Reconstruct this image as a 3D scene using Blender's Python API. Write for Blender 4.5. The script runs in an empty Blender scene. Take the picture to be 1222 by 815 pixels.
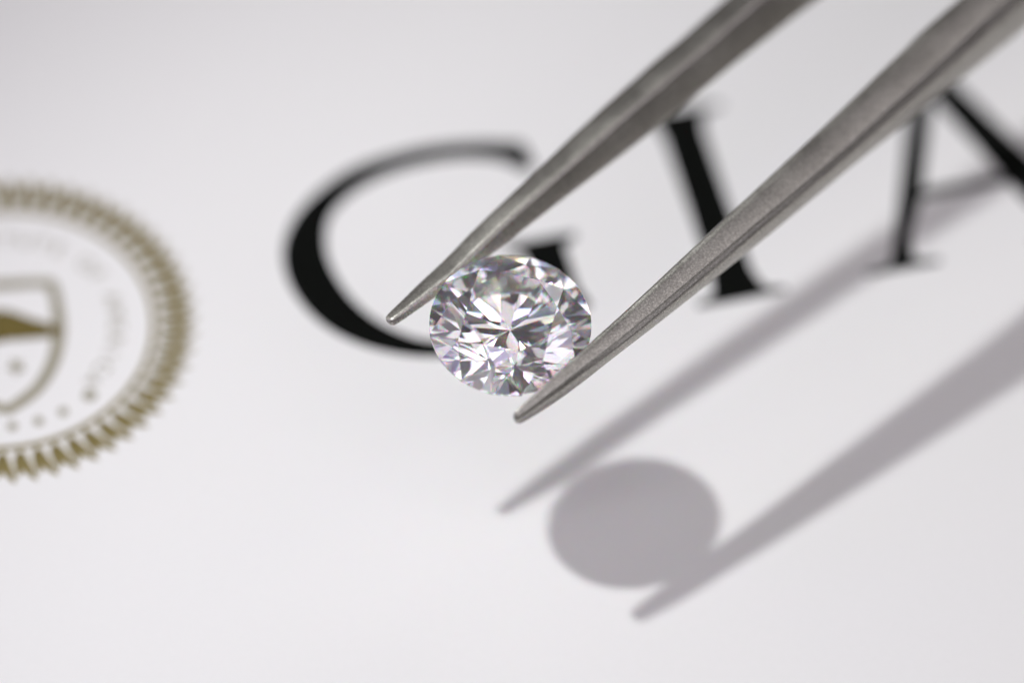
import bpy, bmesh, math, random
from mathutils import Vector, Matrix

R = math.radians
MM = 0.001
random.seed(7)
scene = bpy.context.scene
col = scene.collection

# ------------------------------------------------------------------ camera
H_STONE = 8.7                       # height of the girdle centre above the paper, mm
cam_data = bpy.data.cameras.new('camera')
cam = bpy.data.objects.new('camera', cam_data)
col.objects.link(cam)
scene.camera = cam
cam.location = (0.067 * MM, -134.553 * MM, 173.821 * MM)
cam.rotation_euler = (R(90 - 51), 0, 0)
cam_data.sensor_width = 36
cam_data.lens = 36 * 213.0 / 40.943
cam_data.clip_start = 0.01
cam_data.clip_end = 10
cam_data.dof.use_dof = True
cam_data.dof.focus_distance = 0.2128
cam_data.dof.aperture_fstop = 12.8
cam_data.dof.aperture_blades = 0

# ------------------------------------------------------------------ world, lamps, exposure
world = bpy.data.worlds.new('World')
scene.world = world
world.use_nodes = True
bg = world.node_tree.nodes['Background']
bg.inputs['Color'].default_value = (1.0, 0.89, 0.94, 1)
bg.inputs['Strength'].default_value = 0.08

def place(name, d, loc, target):
    o = bpy.data.objects.new(name, d)
    col.objects.link(o)
    o.location = [c * MM for c in loc]
    o.rotation_euler = (Vector(target) - Vector(loc)).to_track_quat('-Z', 'Y').to_euler()
    return o

def added_light(name, loc, target, sx, sy, radiance, color):
    d = bpy.data.lights.new(name, 'AREA')
    d.shape = 'RECTANGLE'
    d.size, d.size_y = sx * MM, sy * MM
    d.energy = math.pi * d.size * d.size_y * radiance
    d.color = color
    return place(name, d, loc, target)

# the small desk lamp that throws the hard shadows, its beam aimed below the stone
d = bpy.data.lights.new('desk_lamp', 'SPOT')
d.energy = 0.385
d.color = (0.98, 0.995, 1.0)
d.shadow_soft_size = 2.8 * MM
d.spot_size = R(82)
d.spot_blend = 1.0
place('desk_lamp', d, (-52.5, 34.6, 98.9), (40, -29, 0))
# added unseen soft lights round it, for ambient light and facet reflections
for k in range(4):                                    # overhead soft light, split into added strips to break up the facets
    added_light('added_strip', (-105 + 30 * k, -25 + 6 * k, 215), (0, 0, 0), 21, 110, (1.7, 1.15, 1.6, 1.0)[k],
            ((1.0, 0.98, 0.90), (0.90, 0.80, 1.0), (1.0, 0.99, 0.96), (0.92, 0.84, 0.98))[k])
for k in range(3):
    added_light('added_strip', (42 + 34 * k, -15, 220), (0, 0, 0), 21, 110, (1.45, 1.4, 1.15)[k],
            ((1.0, 0.99, 0.96), (0.90, 0.80, 1.0), (1.0, 0.97, 0.88))[k])
for k in range(3):                                    # low lights added for the facets to mirror
    added_light('added_soft_light', (45 + 48 * k, 185 - 22 * k, 130 - 10 * k), (0, 0, 0), 32, 50, 1.9, ((1, 0.97, 0.94), (0.92, 0.90, 1), (1, 0.93, 0.80))[k])
added_light('added_wide_fill', (-260, 10, 125), (0, 0, 0), 190, 130, 0.62, (0.90, 0.84, 1.0))  # broad dim panels, added to lift the stone's dark facets
added_light('added_wide_fill', (215, 40, 205), (0, 0, 0), 150, 120, 0.62, (0.98, 0.94, 0.90))
added_light('added_wide_fill', (150, 260, 150), (0, 0, 0), 200, 110, 0.62, (1.0, 0.98, 0.97))
added_light('added_wide_fill', (0, -190, 270), (0, 0, 0), 190, 110, 0.9, (0.97, 0.92, 0.96))
added_light('added_soft_light', (-170, -50, 85), (0, 0, 0), 45, 60, 1.6, (0.72, 0.62, 1.0))  # tinted side lights from here, added to colour the facets
added_light('added_soft_light', (-175, 55, 70), (0, 0, 0), 30, 50, 1.3, (1.0, 0.97, 0.95))
added_light('added_soft_light', (175, 75, 95), (0, 0, 0), 14, 60, 2.6, (1.0, 0.80, 0.45))
added_light('added_soft_light', (180, 30, 80), (0, 0, 0), 16, 60, 1.9, (1.0, 0.99, 0.97))
added_light('added_soft_light', (-150, 30, 125), (0, 0, 0), 20, 34, 3.5, (0.62, 0.48, 1.0))  # small violet and yellow pair, added for flashes in the stone
added_light('added_soft_light', (-152, 78, 105), (0, 0, 0), 16, 34, 3.5, (1.0, 0.88, 0.50))
added_light('added_soft_light', (-20, -60, 240), (0, 0, 0), 18, 60, 3.0, (0.80, 0.72, 1.0))
added_light('added_soft_light', (165, -20, 120), (0, 0, 0), 36, 46, 1.5, (0.82, 0.76, 1.0))
added_light('added_soft_light', (105, -95, 130), (5, -10, 0), 90, 90, 1.7, (0.95, 0.92, 0.98))  # front fill, added to brighten the near paper
added_light('added_soft_light', (-95, -120, 120), (0, -10, 0), 70, 70, 1.1, (0.95, 0.93, 1.0))

scene.view_settings.view_transform = 'Standard'
scene.view_settings.look = 'None'
scene.view_settings.exposure = 0
scene.view_settings.gamma = 1
scene.view_settings.use_curve_mapping = False
cy = scene.cycles
cy.max_bounces = 32
cy.transmission_bounces = 32
cy.glossy_bounces = 16
cy.diffuse_bounces = 5
cy.caustics_refractive = True
cy.caustics_reflective = False
cy.blur_glossy = 0.0
cy.sample_clamp_indirect = 12.0
cy.use_adaptive_sampling = False
cy.use_denoising = True

# ------------------------------------------------------------------ materials
def new_mat(name):
    m = bpy.data.materials.new(name)
    m.use_nodes = True
    nt = m.node_tree
    nt.nodes.clear()
    out = nt.nodes.new('ShaderNodeOutputMaterial')
    return m, nt, out

def principled(name, color, rough=0.5, metal=0.0, spec=0.5):
    m, nt, out = new_mat(name)
    b = nt.nodes.new('ShaderNodeBsdfPrincipled')
    b.inputs['Base Color'].default_value = (*color, 1)
    b.inputs['Roughness'].default_value = rough
    b.inputs['Metallic'].default_value = metal
    b.inputs['Specular IOR Level'].default_value = spec
    nt.links.new(b.outputs[0], out.inputs[0])
    return m, nt, b

def noise(nt, scale, detail=2, rough=0.5, stretch=None):
    tc = nt.nodes.new('ShaderNodeTexCoord')
    n = nt.nodes.new('ShaderNodeTexNoise')
    n.inputs['Scale'].default_value = scale
    n.inputs['Detail'].default_value = detail
    n.inputs['Roughness'].default_value = rough
    if stretch:
        mp = nt.nodes.new('ShaderNodeMapping')
        mp.inputs['Scale'].default_value = stretch
        nt.links.new(tc.outputs['Object'], mp.inputs['Vector'])
        nt.links.new(mp.outputs[0], n.inputs['Vector'])
    else:
        nt.links.new(tc.outputs['Object'], n.inputs['Vector'])
    return n

def ramp(nt, src, stops):
    r = nt.nodes.new('ShaderNodeValToRGB')
    e = r.color_ramp.elements
    while len(e) < len(stops):
        e.new(0.5)
    for i, (p, c) in enumerate(stops):
        e[i].position = p
        e[i].color = (*c, 1)
    nt.links.new(src, r.inputs[0])
    return r

def bump(nt, b, src, strength, dist):
    bp = nt.nodes.new('ShaderNodeBump')
    bp.inputs['Strength'].default_value = strength
    bp.inputs['Distance'].default_value = dist
    nt.links.new(src, bp.inputs['Height'])
    nt.links.new(bp.outputs[0], b.inputs['Normal'])

# coated white card: faint mottle and fibre relief
paper_mat, nt, b = principled('coated_paper', (0.82, 0.815, 0.81), 0.55, 0, 0.35)
n1 = noise(nt, 2600, 4, 0.7)
r1 = ramp(nt, n1.outputs['Fac'], [(0.3, (0.815, 0.812, 0.805)), (0.7, (0.825, 0.822, 0.815))])
nt.links.new(r1.outputs[0], b.inputs['Base Color'])
n2 = noise(nt, 9000, 3, 0.6)
bump(nt, b, n2.outputs['Fac'], 0.12, 0.00002)

# black printing ink
ink_mat, nt, b = principled('black_ink', (0.008, 0.009, 0.008), 0.8, 0, 0.03)
n1 = noise(nt, 4000, 2)
r1 = ramp(nt, n1.outputs['Fac'], [(0.3, (0.003, 0.0035, 0.003)), (0.7, (0.006, 0.0068, 0.006))])
nt.links.new(r1.outputs[0], b.inputs['Base Color'])

# gold printing ink, several densities of the print
def gold(name, c, metal=0.25, rough=0.45):
    m, nt, b = principled(name, c, rough, metal, 0.4)
    n1 = noise(nt, 2500, 3)
    r1 = ramp(nt, n1.outputs['Fac'], [(0.3, tuple(x * 0.85 for x in c)), (0.7, tuple(min(1, x * 1.15) for x in c))])
    nt.links.new(r1.outputs[0], b.inputs['Base Color'])
    return m
gold_mat = gold('gold_ink', (0.215, 0.17, 0.055))
gold_dark_mat = gold('dark_gold_ink', (0.135, 0.10, 0.018))
gold_pale_mat = gold('pale_gold_ink', (0.30, 0.275, 0.20))

# sand blasted steel
steel_mat, nt, b = principled('sandblasted_steel', (0.40, 0.385, 0.36), 0.42, 1.0)
n1 = noise(nt, 13000, 3, 0.75)
r1 = ramp(nt, n1.outputs['Fac'], [(0.35, (0.28, 0.27, 0.245)), (0.52, (0.41, 0.397, 0.362)), (0.69, (0.68, 0.66, 0.61))])
nt.links.new(r1.outputs[0], b.inputs['Base Color'])
n3 = noise(nt, 420, 3, 0.6)
r3 = ramp(nt, n3.outputs['Fac'], [(0.35, (0.30, 0.30, 0.30)), (0.7, (0.40, 0.40, 0.40))])
nt.links.new(r3.outputs[0], b.inputs['Roughness'])
n2 = noise(nt, 9000, 3, 0.65)
bump(nt, b, n2.outputs['Fac'], 0.30, 0.00003)

# diamond: one colourless glass with a spread of refractive index (dispersion)
diamond_mat, nt, out = new_mat('diamond')
def glass(color, ior):
    g = nt.nodes.new('ShaderNodeBsdfGlass')
    g.inputs['Color'].default_value = (*color, 1)
    g.inputs['Roughness'].default_value = 0.0
    g.inputs['IOR'].default_value = ior
    return g
g1 = glass((0.60, 0.20, 0.20), 2.396)
g2 = glass((0.20, 0.60, 0.20), 2.420)
g3 = glass((0.20, 0.20, 0.60), 2.454)
a1 = nt.nodes.new('ShaderNodeAddShader')
a2 = nt.nodes.new('ShaderNodeAddShader')
nt.links.new(g1.outputs[0], a1.inputs[0])
nt.links.new(g2.outputs[0], a1.inputs[1])
nt.links.new(a1.outputs[0], a2.inputs[0])
nt.links.new(g3.outputs[0], a2.inputs[1])
nt.links.new(a2.outputs[0], out.inputs[0])

# ------------------------------------------------------------------ helpers
def empty(name, loc=(0, 0, 0), rot=(0, 0, 0), parent=None):
    o = bpy.data.objects.new(name, None)
    o.empty_display_size = 0.002
    col.objects.link(o)
    o.location = [c * MM for c in loc]
    o.rotation_euler = rot
    if parent:
        o.parent = parent
    return o

def tag(o, label=None, cat=None, group=None, kind=None):
    for k, v in (('label', label), ('category', cat), ('group', group), ('kind', kind)):
        if v:
            o[k] = v
    return o

def mesh_obj(name, me, mat, parent=None):
    o = bpy.data.objects.new(name, me)
    if not me.materials:
        me.materials.append(mat)
    col.objects.link(o)
    if parent:
        o.parent = parent
    return o

def bm_obj(name, bm, mat, parent=None, smooth=False):
    bmesh.ops.recalc_face_normals(bm, faces=bm.faces)
    me = bpy.data.meshes.new(name)
    bm.to_mesh(me)
    bm.free()
    for p in me.polygons:
        p.use_smooth = smooth
    return mesh_obj(name, me, mat, parent)

def spline_pts(pts, n=8, closed=False):
    """Catmull-Rom through the points."""
    out = []
    N = len(pts)
    rng = N if closed else N - 1
    for i in range(rng):
        if closed:
            p0, p1, p2, p3 = pts[(i - 1) % N], pts[i], pts[(i + 1) % N], pts[(i + 2) % N]
        else:
            p0, p1, p2, p3 = pts[max(i - 1, 0)], pts[i], pts[i + 1], pts[min(i + 2, N - 1)]
        for k in range(n):
            t = k / n
            out.append(tuple(0.5 * (2 * b + (c - a) * t + (2 * a - 5 * b + 4 * c - d) * t * t + (3 * b - a - 3 * c + d) * t ** 3)
                             for a, b, c, d in zip(p0, p1, p2, p3)))
    if not closed:
        out.append(tuple(pts[-1]))
    return out

def curve_mesh(name, loops, thick=0.02, z=0.0):
    """Filled flat outline(s), in mm, as a thin slab of ink."""
    cu = bpy.data.curves.new(name + '_outline', 'CURVE')
    cu.dimensions = '2D'
    cu.fill_mode = 'BOTH'
    cu.extrude = thick / 2
    for lp in loops:
        sp = cu.splines.new('POLY')
        sp.points.add(len(lp) - 1)
        for q, p in zip(sp.points, lp):
            q.co = (p[0], p[1], 0, 1)
        sp.use_cyclic_u = True
    return curve_to_mesh(name, cu, thick, z)

def curve_to_mesh(name, cu, thick, z=0.0, xf=None):
    ob = bpy.data.objects.new(name + '_tmp', cu)
    col.objects.link(ob)
    bpy.context.view_layer.update()
    dg = bpy.context.evaluated_depsgraph_get()
    me = bpy.data.meshes.new_from_object(ob.evaluated_get(dg))
    bpy.data.objects.remove(ob)
    bpy.data.curves.remove(cu)
    me.name = name
    M = Matrix.Scale(MM, 4) @ Matrix.Translation((0, 0, z + thick / 2)) @ (xf or Matrix())
    me.transform(M)
    me.materials.clear()
    return me

# ------------------------------------------------------------------ the certificate
cert = empty('certificate', (0, 0, 0))
tag(cert, 'glossy white paper certificate printed with big black letters and a gold seal', 'certificate')

bm = bmesh.new()
TH = R(13.4)                                       # the print runs 13.4 degrees off the picture's horizontal
U = Vector((math.cos(TH), math.sin(TH)))
V = Vector((-math.sin(TH), math.cos(TH)))
nx, ny = 40, 30
W2, L2 = 125, 95
grid = []
for j in range(ny + 1):
    row = []
    for i in range(nx + 1):
        u = -W2 + 2 * W2 * i / nx
        v = -L2 + 2 * L2 * j / ny
        p = U * u + V * v
        row.append(bm.verts.new((p.x * MM, p.y * MM, 0)))
    grid.append(row)
for j in range(ny):
    for i in range(nx):
        bm.faces.new((grid[j][i], grid[j][i + 1], grid[j + 1][i + 1], grid[j + 1][i]))
ext = bmesh.ops.extrude_face_region(bm, geom=bm.faces[:])
bmesh.ops.translate(bm, verts=[e for e in ext['geom'] if isinstance(e, bmesh.types.BMVert)], vec=(0, 0, -0.3 * MM))
sheet = bm_obj('sheet', bm, paper_mat, cert)

# three letters: outlines in mm, u along the line of print, v up from its base line
def spread(lp, d):
    """Outline moved outwards by d (ink spread); works for either winding."""
    N = len(lp)
    area2 = sum(lp[i][0] * lp[(i + 1) % N][1] - lp[(i + 1) % N][0] * lp[i][1] for i in range(N))
    sgn = 1 if area2 > 0 else -1
    out = []
    for i in range(N):
        a, b, c = Vector(lp[i - 1]), Vector(lp[i]), Vector(lp[(i + 1) % N])
        e1, e2 = (b - a), (c - b)
        if e1.length < 1e-6 or e2.length < 1e-6:
            continue
        e1.normalize(); e2.normalize()
        n1, n2 = Vector((e1.y, -e1.x)), Vector((e2.y, -e2.x))
        m = n1 + n2
        if m.length < 0.3:
            m = n1
        m.normalize()
        k = min(1.6, 1 / max(0.4, m.dot(n1)))
        q = b + m * d * sgn * k
        out.append((q.x, q.y))
    return out

line_root = (9.770, 8.505, 0)
INK = 0.015
SPREAD = {'G': 0.17, 'I': 0.07, 'A': 0.07}
G_out = [(-6.95, 9.30), (-7.08, 10.42), (-7.5, 10.63), (-9.0, 11.02), (-10.6, 11.22), (-12.1, 11.20), (-14.1, 10.87), (-15.65, 10.14),
         (-17.05, 8.99), (-17.95, 7.6), (-18.28, 6.2), (-18.12, 4.6), (-17.44, 2.95), (-16.36, 1.68), (-15.0, 0.76), (-13.5, 0.16),
         (-11.6, -0.16), (-9.6, 0.0), (-7.8, 0.55), (-6.45, 1.25)]
G_in = [(-8.1, 1.25), (-9.2, 0.66), (-10.6, 0.38), (-12.1, 0.42), (-13.45, 0.72), (-14.56, 1.45), (-15.5, 2.5), (-16.22, 3.9), (-16.62, 5.5), (-16.64, 6.9),
        (-16.2, 8.4), (-15.2, 9.45), (-13.86, 10.17), (-12.1, 10.6), (-10.1, 10.62), (-8.7, 10.3), (-7.75, 9.78), (-7.25, 9.22)]
g_loop = spline_pts(G_out, 6) + [(-6.72, 2.2), (-6.74, 4.7), (-6.15, 5.02), (-6.15, 5.06), (-8.95, 5.06), (-8.95, 5.02), (-8.22, 4.7), (-8.1, 2.2)] + spline_pts(G_in, 6)
i_loop = [(-1.85, 0.04), (1.9, 0.04), (1.9, 0.16), (1.3, 0.28), (0.98, 0.6), (0.78, 1.5), (0.75, 5.4), (0.78, 9.4), (0.92, 10.25), (1.3, 10.62), (1.9, 10.72), (1.9, 10.84),
          (-1.85, 10.84), (-1.85, 10.72), (-1.3, 10.62), (-1.0, 10.25), (-0.88, 9.4), (-0.85, 5.4), (-0.88, 1.5), (-1.0, 0.6), (-1.3, 0.28), (-1.85, 0.16)]
def AL(v): return 6.60 + v * 0.381           # outer edge of the thin leg
def AR(v): return 16.13 - v * 0.419          # outer edge of the thick leg
a_loop = [(5.6, 0.04), (8.7, 0.04), (8.7, 0.16), (7.95, 0.28), (7.60, 0.6), (7.85, 1.75)]
a_loop += [(AL(3.66) + .92, 3.66), (14.20 - .36 * 3.66, 3.66), (14.20 - .36 * 0.55, 0.55), (13.6, 0.26), (12.9, 0.16), (12.9, 0.04), (17.2, 0.04), (17.2, 0.16), (16.6, 0.28), (AR(.6), 0.6)]
a_loop += [(11.55, 11.2), (10.9, 11.2), (AL(7), 7), (AL(1.2), 1.2), (6.80, 0.62), (6.5, 0.28), (5.6, 0.16)]
a_hole = [(AL(4.02) + .92, 4.02), (14.20 - .36 * 4.02, 4.02), (11.02, 9.15)]
for loops, nm in (([g_loop], 'G'), ([i_loop], 'I'), ([a_loop, a_hole], 'A')):
    me = curve_mesh('letter', [spread(lp, SPREAD[nm] if i == 0 else -SPREAD[nm]) for i, lp in enumerate(loops)], INK, 0.004)
    o = mesh_obj('letter', me, ink_mat, cert)
    o.location = [c * MM for c in line_root]
    o.rotation_euler = (0, 0, TH)
    o['label'] = {'G': 'big black serif letter G behind the diamond', 'I': 'big black serif letter I between the tweezer arms',
                  'A': 'big black serif letter A at the right edge'}[nm]

# the gold seal
seal = empty('seal', (-21.42, 6.92, 0), (0, 0, TH), cert)
seal['label'] = 'round gold printed seal with leaf wreath and shield'

def ring_mesh(name, r0, r1, n=128):
    a = [(r1 * math.cos(2 * math.pi * k / n), r1 * math.sin(2 * math.pi * k / n)) for k in range(n)]
    b = [(r0 * math.cos(2 * math.pi * k / n), r0 * math.sin(2 * math.pi * k / n)) for k in range(n)]
    return curve_mesh(name, [a, b], INK, 0.004)
mesh_obj('ring', ring_mesh('ring', 6.30, 6.54), gold_mat, seal)

# one motif of the wreath: a curved stem leaf with two side leaflets, radial, leaning clockwise
def leaf_outline(x0, y0, x1, y1, w, bend):
    a = []
    b = []
    dx, dy = x1 - x0, y1 - y0
    L = math.hypot(dx, dy)
    px, py = -dy / L, dx / L
    for k in range(9):
        t = k / 8
        wd = w * math.sin(math.pi * t) ** 0.65 * (1.12 - 0.35 * t)
        bx = bend * math.sin(math.pi * t)
        cx, cy_ = x0 + dx * t + px * bx, y0 + dy * t + py * bx
        a.append((cx + px * wd, cy_ + py * wd))
        b.append((cx - px * wd, cy_ - py * wd))
    return a[:-1] + b[1:][::-1]
leaf_main = curve_mesh('wreath_leaf', [leaf_outline(6.50, -0.05, 8.32, 0.50, 0.24, -0.10)], INK, 0.004)
leaf_side = curve_mesh('wreath_leaf', [leaf_outline(6.70, -0.16, 8.02, -0.24, 0.21, 0.05)], INK, 0.004)
N_LEAF = 58
for k in range(N_LEAF):
    for me, m in ((leaf_main, gold_mat), (leaf_side, gold_mat)):
        o = mesh_obj('wreath_leaf', me, m, seal)
        o.rotation_euler = (0, 0, -2 * math.pi * k / N_LEAF)

# lettering round the seal
def arc_text(txt, r, a_mid, step, size, inward=False):
    bm = bmesh.new()
    n = len(txt)
    for i, ch in enumerate(txt):
        if ch == ' ':
            continue
        ang = a_mid + (n - 1) / 2 * step - i * step if not inward else a_mid - (n - 1) / 2 * step + i * step
        cu = bpy.data.curves.new('char', 'FONT')
        cu.body = ch
        cu.size = size
        cu.extrude = INK / 2
        cu.align_x = 'CENTER'
        rot = ang - math.pi / 2 if not inward else ang + math.pi / 2
        xf = Matrix.Translation((r * math.cos(ang), r * math.sin(ang), 0)) @ Matrix.Rotation(rot, 4, 'Z')
        me = curve_to_mesh('char', cu, INK, 0.004, xf)
        bm.from_mesh(me)
        bpy.data.meshes.remove(me)
    return bm
bm = arc_text('GEMOLOGICAL INSTITUTE OF AMERICA', 4.55, R(90), R(8.9), 0.92)
bm_obj('lettering', bm, gold_pale_mat, seal)
def dot_mesh(r, n=20):
    return curve_mesh('dot', [[(r * math.cos(2 * math.pi * k / n), r * math.sin(2 * math.pi * k / n)) for k in range(n)]], INK, 0.004)
big_dot, small_dot = dot_mesh(0.30), dot_mesh(0.22)
for ang, me in ((-56, big_dot), (-71, small_dot), (-83, small_dot), (-95, small_dot), (-107, small_dot), (-119, small_dot), (-134, big_dot)):
    o = mesh_obj('dot', me, gold_pale_mat, seal)
    o.location = (5.3 * MM * math.cos(R(ang)), 5.3 * MM * math.sin(R(ang)), 0)

# shield: right half traced, left half mirrored about its own axis
SX = -0.45
half = [(SX, 2.75), (1.3, 2.45), (2.45, 2.18), (2.74, 1.7), (2.74, 0.4), (2.58, -0.9), (2.05, -2.4), (1.0, -3.8), (SX, -4.65)]
right_o = spline_pts(half, 6)
def inset(pts, d):
    cx, cy_ = SX, -0.6
    out = []
    for x, y in pts:
        dx, dy = x - cx, y - cy_
        L = math.hypot(dx, dy)
        out.append((cx + dx * (1 - d / L), cy_ + dy * (1 - d / L)))
    return out
right_i = inset(right_o, 0.55)
def mirror_loop(r): return r + [(2 * SX - x, y) for x, y in r[::-1][1:-1]]
mesh_obj('shield', curve_mesh('shield', [mirror_loop(right_o), mirror_loop(right_i)], INK, 0.004), gold_pale_mat, seal)
wing = [(SX - 0.2, 1.15), (0.5, 0.85), (1.3, 0.22), (2.4, -0.5), (2.25, -0.98), (1.0, -0.85), (0.2, -0.72), (SX - 0.2, -0.75)]
wl = [(SX - 0.2, 0.95)] + wing[1:]
mesh_obj('wing', curve_mesh('wing', [wing], INK, 0.024), gold_dark_mat, seal)
wing2 = [(2 * SX - x, y) for x, y in wing]
mesh_obj('wing', curve_mesh('wing', [wing2[::-1]], INK, 0.042), gold_dark_mat, seal)
o = mesh_obj('emblem', curve_mesh('emblem', [[(0.25 + 0.42 * math.cos(t * math.pi / 5) * (1 if t % 2 else 0.5), -2.2 + 0.5 * math.sin(t * math.pi / 5) * (1 if t % 2 else 0.5)) for t in range(10)]], INK, 0.004), gold_pale_mat, seal)

# ------------------------------------------------------------------ the diamond (round brilliant, 6.5 mm)
RAD = 3.245
TURN = -14.0
bm = bmesh.new()
bmesh.ops.create_cube(bm, size=4.0)
def cut(p, n):
    n = Vector(n).normalized()
    res = bmesh.ops.bisect_plane(bm, geom=bm.verts[:] + bm.edges[:] + bm.faces[:], dist=1e-6, plane_co=Vector(p), plane_no=n, clear_outer=True)
    edges = [e for e in res['geom_cut'] if isinstance(e, bmesh.types.BMEdge)]
    edges = [e for e in edges if e.is_valid and e.is_boundary]
    if len(edges) > 2:
        bmesh.ops.holes_fill(bm, edges=edges, sides=0)
def pol(r, a, z): return Vector((r * math.cos(a), r * math.sin(a), z))
def cut3(a, b, c, up):
    n = (b - a).cross(c - a)
    if n.z * up < 0:
        n = -n
    cut(a, n)
RT, GZ, CA, PA = 0.575, 0.030, R(34.3), R(40.8)
zt = GZ + (1 - RT) * math.tan(CA)
E8 = math.pi / 4
for k in range(72):                                                # girdle
    a = 2 * math.pi * (k + .5) / 72
    cut(pol(math.cos(math.pi / 72), a, 0), (math.cos(a), math.sin(a), 0))
cut((0, 0, zt), (0, 0, 1))                                         # table
cut((0, 0, -GZ - (1 - 0.012) * math.tan(PA)), (0, 0, -1))          # culet
RS = 0.755
zs = GZ + (1 - RS * math.cos(E8 / 2)) * math.tan(CA)
RL = 0.22
zl = -GZ - (1 - RL * math.cos(E8 / 2)) * math.tan(PA)
for k in range(8):
    a = k * E8
    cut(pol(1, a, GZ), (math.sin(CA) * math.cos(a), math.sin(CA) * math.sin(a), math.cos(CA)))       # kites
    cut(pol(1, a, -GZ), (math.sin(PA) * math.cos(a), math.sin(PA) * math.sin(a), -math.cos(PA)))     # pavilion mains
for k in range(8):
    a = k * E8
    cut3(pol(RT, a, zt), pol(RT, a + E8, zt), pol(RS, a + E8 / 2, zs), 1)                            # stars
    for s in (1, -1):
        cut3(pol(RS, a + s * E8 / 2, zs), pol(1, a, GZ), pol(1, a + s * E8 / 2, GZ), 1)              # upper halves
        cut3(pol(RL, a + s * E8 / 2, zl), pol(1, a, -GZ), pol(1, a + s * E8 / 2, -GZ), -1)           # lower halves
bmesh.ops.scale(bm, verts=bm.verts, vec=(RAD * MM,) * 3)
bmesh.ops.remove_doubles(bm, verts=bm.verts, dist=1e-7)
diamond = bm_obj('diamond', bm, diamond_mat)
tag(diamond, 'round brilliant cut colourless diamond gripped between the two tweezer tips', 'diamond')
diamond.location = (0, 0, H_STONE * MM)
diamond.rotation_euler = (Matrix.Rotation(R(8.5), 4, 'X') @ Matrix.Rotation(R(1.5), 4, 'Y')).to_euler()
diamond.data.transform(Matrix.Rotation(R(22.5 + TURN), 4, 'Z'))

# ------------------------------------------------------------------ the tweezers
tw = empty('tweezers', (70, 70, 0))
tag(tw, 'grey sandblasted steel tweezers holding the diamond above the paper', 'tweezers')
A_DIR = Vector((0.7071, 0.7071, 0.109)).normalized()
N_DIR = Vector((0.7071, -0.7071, 0.0))
V_DIR = Vector((-0.0766, -0.0766, 0.9941)).normalized()

# s along the arm, n sideways, width (thickness of the blade), height of the blade
arm_l = [(-3.20, -3.72, 0.10, 0.16), (-3.13, -3.72, 0.24, 0.40), (-2.95, -3.71, 0.34, 0.56), (-2.0, -3.68, 0.48, 0.68), (-1, -3.66, 0.63, 0.76), (0, -3.62, 0.72, 0.88), (1, -3.63, 0.75, 1.05),
         (2, -3.66, 0.78, 1.28), (4, -3.66, 0.80, 1.66), (6, -3.645, 0.86, 1.96), (8, -3.63, 0.92, 2.32), (10, -3.60, 0.95, 2.66), (12, -3.57, 0.98, 2.86), (13.4, -3.57, 1.0, 2.91),
         (14.6, -3.55, 1.02, 2.88), (16, -3.54, 1.02, 3.02), (19, -3.49, 1.03, 3.40), (22, -3.44, 1.04, 3.75), (30, -3.9, 1.1, 4.6), (45, -4.3, 1.2, 6.0), (70, -3.9, 1.2, 7.5), (95, -2.5, 1.2, 7.5), (118, -1.0, 1.2, 6.8), (130, -0.62, 1.2, 6.5)]
arm_r = [(-3.12, 3.37, 0.10, 0.14), (-3.05, 3.37, 0.24, 0.36), (-2.85, 3.385, 0.36, 0.54), (-2.0, 3.46, 0.50, 0.70), (-1, 3.53, 0.61, 0.85), (0, 3.575, 0.69, 0.98),
         (2, 3.64, 0.81, 1.18), (4, 3.695, 0.91, 1.38), (7, 3.74, 1.08, 1.66), (10, 3.78, 1.22, 1.90), (13, 3.80, 1.38, 2.06),
         (15.5, 3.815, 1.49, 2.22), (17, 3.82, 1.545, 2.40), (18.6, 3.825, 1.61, 2.62), (20.2, 3.83, 1.67, 2.78), (22, 3.83, 1.73, 3.0), (30, 4.1, 1.4, 3.9), (45, 4.4, 1.3, 6.0), (70, 3.9, 1.2, 7.5), (95, 2.5, 1.2, 7.5), (118, 1.0, 1.2, 6.8), (130, 0.62, 1.2, 6.5)]

SLOPE = {-1: 0.14, 1: 0.46}
def section(w, t, side, inset, groove=1.0):
    """Blade outline (n, v), outer side = side. Flat inner face, narrow ridge, a shoulder sloping down to the
    outer face, and a fine groove where shoulder and outer face meet."""
    x, y = w / 2, t / 2
    drop = min(SLOPE[side] * w, 0.4 * t)
    r = min(0.14 * w, 0.16 * t)
    g = min(0.14 * min(w, t), 0.075) * groove
    pts = []
    def arc(cx, cy_, rad, a0, a1, k=4):
        for i in range(k + 1):
            a = R(a0 + (a1 - a0) * i / k)
            pts.append((cx + rad * math.cos(a), cy_ + rad * math.sin(a)))
    if side > 0:                                        # inner edge rolls over into a domed top
        for a_ in (8, 30, 55, 75):
            pts.append((-x + 0.30 * w * (1 - math.cos(R(a_))), y - 0.24 * w * (1 - math.sin(R(a_)))))
    else:
        arc(-x + r, y - r, r, 180, 90)                  # inner edge, then the ridge
        pts.append((-x + 0.20 * w, y))
    for f in (0.42, 0.58, 0.74, 0.87):                  # crowned shoulder
        pts.append((-x + w * f, y - drop * ((f - 0.15) / 0.85) ** 1.35))
    pts.append((x - g * 0.75, y - drop + g * 0.1))
    pts.append((x - g * 1.75, y - drop - g * 0.5))      # groove
    pts.append((x - g * 1.7, y - drop - g * 1.1))
    pts.append((x - g * 0.3, y - drop - g * 2.0))
    pts.append((x + 0.01 * w, -0.1 * y))                # slightly crowned outer face
    r2 = min(0.25 * w, 0.2 * t)
    arc(x - r2 - inset * w, -y + r2, r2, -8, -90)
    arc(-x + r, -y + r, r, -90, -180)
    pts.append((-x, 0.0))
    return [(p[0] * side, p[1]) for p in pts]

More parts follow.
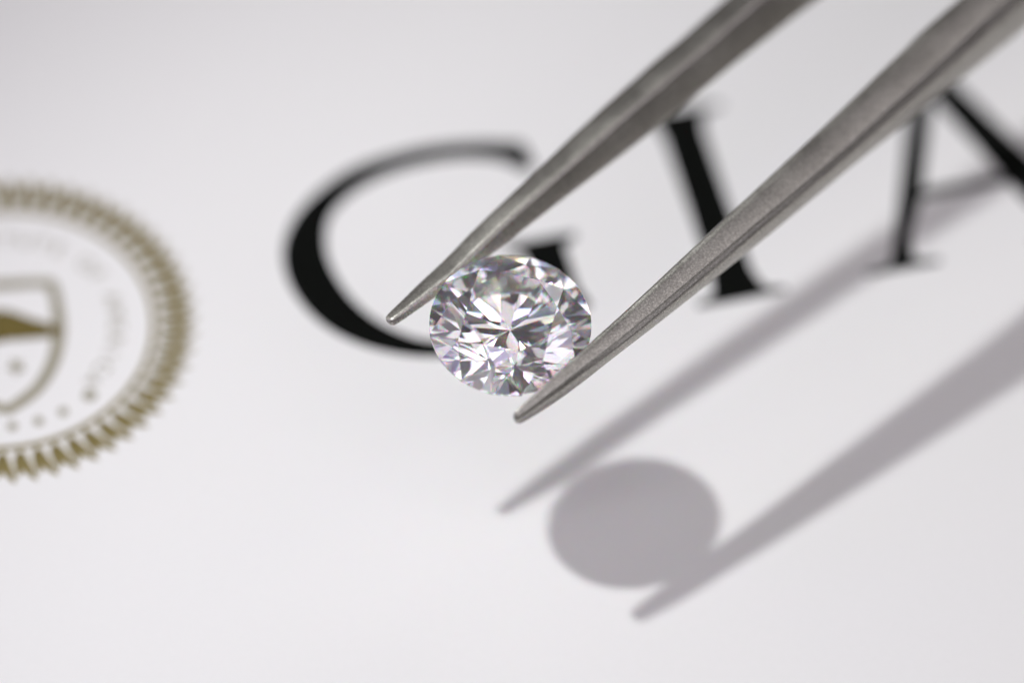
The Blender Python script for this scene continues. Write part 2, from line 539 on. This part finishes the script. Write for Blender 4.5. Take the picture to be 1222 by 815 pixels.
def rounded(poly, cuts, k=5):
    """Polygon with every corner replaced by a smooth curve starting cuts[i] before the corner."""
    out = []
    N = len(poly)
    for i in range(N):
        a, b, c = Vector(poly[i - 1]), Vector(poly[i]), Vector(poly[(i + 1) % N])
        p = b + (a - b).normalized() * min(cuts[i], 0.45 * (a - b).length)
        q = b + (c - b).normalized() * min(cuts[i], 0.45 * (c - b).length)
        for h in range(k + 1):
            t = h / k
            v = p * (1 - t) ** 2 + b * 2 * t * (1 - t) + q * t * t
            out.append((v.x, v.y))
    return out

def leaf_section(q_strip, q_face):
    """Outline (f, e) of the other blade: three-sided, a ridge on top between a narrow outer slope and the inner face."""
    l = q_strip / 0.678
    T = 0.95 * l
    er = (q_face / 0.909 - 0.30 * l) / 2
    ridge = (T / 2, er)
    out_edge = (-T / 2, er + 0.30 * l)
    low = (T / 2 - 0.06 * l, er - q_face / 0.909)
    low_out = (T / 2 - 0.42 * l, er - 0.97 * q_face / 0.909)
    back = (-T / 2 + 0.08 * l, er + 0.30 * l - 0.35 * min(l, q_face))
    return rounded([ridge, out_edge, back, low_out, low], [0.20 * l, 0.10 * l, 0.12 * l, 0.15 * l, 0.12 * l])

def smooth01(x):
    x = min(1, max(0, x))
    return x * x * (3 - 2 * x)

def build_arm(st, side, roll, inset):
    dense = []
    dense = spline_pts(st, 4)
    bm = bmesh.new()
    rings = []
    for s, n, w, t in dense:
        base = Vector((0.7071, 0.7071, 0)) * s + N_DIR * n
        base.z = 8.75 + 0.109 * s
        if side < 0:
            rho = R(roll)
            q_strip, q_face = 0.87 * w, 0.5 * t
            e_ = V_DIR * math.cos(rho) - N_DIR * math.sin(rho)
            f_ = N_DIR * math.cos(rho) + V_DIR * math.sin(rho)
            rings.append([bm.verts.new(((base + f_ * p[0] + e_ * p[1]) - Vector((70, 70, 0))) * MM) for p in leaf_section(max(q_strip, .02), max(q_face, .02))])
            continue
        rho = R(roll) * smooth01((s + 2.5) / 6.0)                      # the blade rolls a little about its own length
        w2 = 0.87 * w / (0.87 * math.cos(rho) - 0.5 * math.sin(rho))
        t2 = 0.5 * t / (0.87 * math.sin(rho) + 0.5 * math.cos(rho))
        e_ = V_DIR * math.cos(rho) - N_DIR * math.sin(rho)
        f_ = N_DIR * math.cos(rho) + V_DIR * math.sin(rho)
        # the sloping shoulder changes how wide the blade looks from above: keep the inner face where it grips
        drop = min(SLOPE[side] * w2, 0.4 * t2)
        inner = -w2 / 2 * side
        if side < 0:
            w3, t3 = w2 + 0.5 * drop / 0.75, t2
        else:
            w3, t3 = w2 - 0.42 * drop, t2 + drop * 0.85
        base = base + f_ * (inner + side * w3 / 2) + e_ * ((t2 - t3) / 2)
        w2, t2 = w3, t3
        rings.append([bm.verts.new(((base + f_ * p[0] + e_ * p[1]) - Vector((70, 70, 0))) * MM) for p in section(max(w2, .02), max(t2, .02), side, inset * smooth01((s + 3) / 6.0), 1 - 0.65 * smooth01((s - 5) / 10))])
    m = len(rings[0])
    for r0, r1 in zip(rings[:-1], rings[1:]):
        for i in range(m):
            bm.faces.new((r0[i], r0[(i + 1) % m], r1[(i + 1) % m], r1[i]))
    bm.faces.new(rings[0])
    bm.faces.new(rings[-1])
    o = bm_obj('arm', bm, steel_mat, tw, smooth=True)
    return o
al = build_arm(arm_l, -1, 35, 0.5)
al['label'] = 'steel tweezer arm on the upper left of the diamond'
ar = build_arm(arm_r, 1, 12, 0.20)
ar['label'] = 'steel tweezer arm on the lower right of the diamond'
# welded end of the two blades, far outside the frame
bm = bmesh.new()
bmesh.ops.create_cube(bm, size=1)
for v_ in bm.verts:
    q = Vector((0.7071, 0.7071, 0)) * (133 + v_.co.x * 16) + N_DIR * (v_.co.y * 2.9)
    q.z = 8.75 + 0.109 * (133 + v_.co.x * 16)
    v_.co = (q + V_DIR * (v_.co.z * 6.9) - Vector((70, 70, 0))) * MM
bmesh.ops.bevel(bm, geom=bm.edges[:], offset=0.5 * MM, segments=2, affect='EDGES')
bm_obj('end_block', bm, steel_mat, tw)
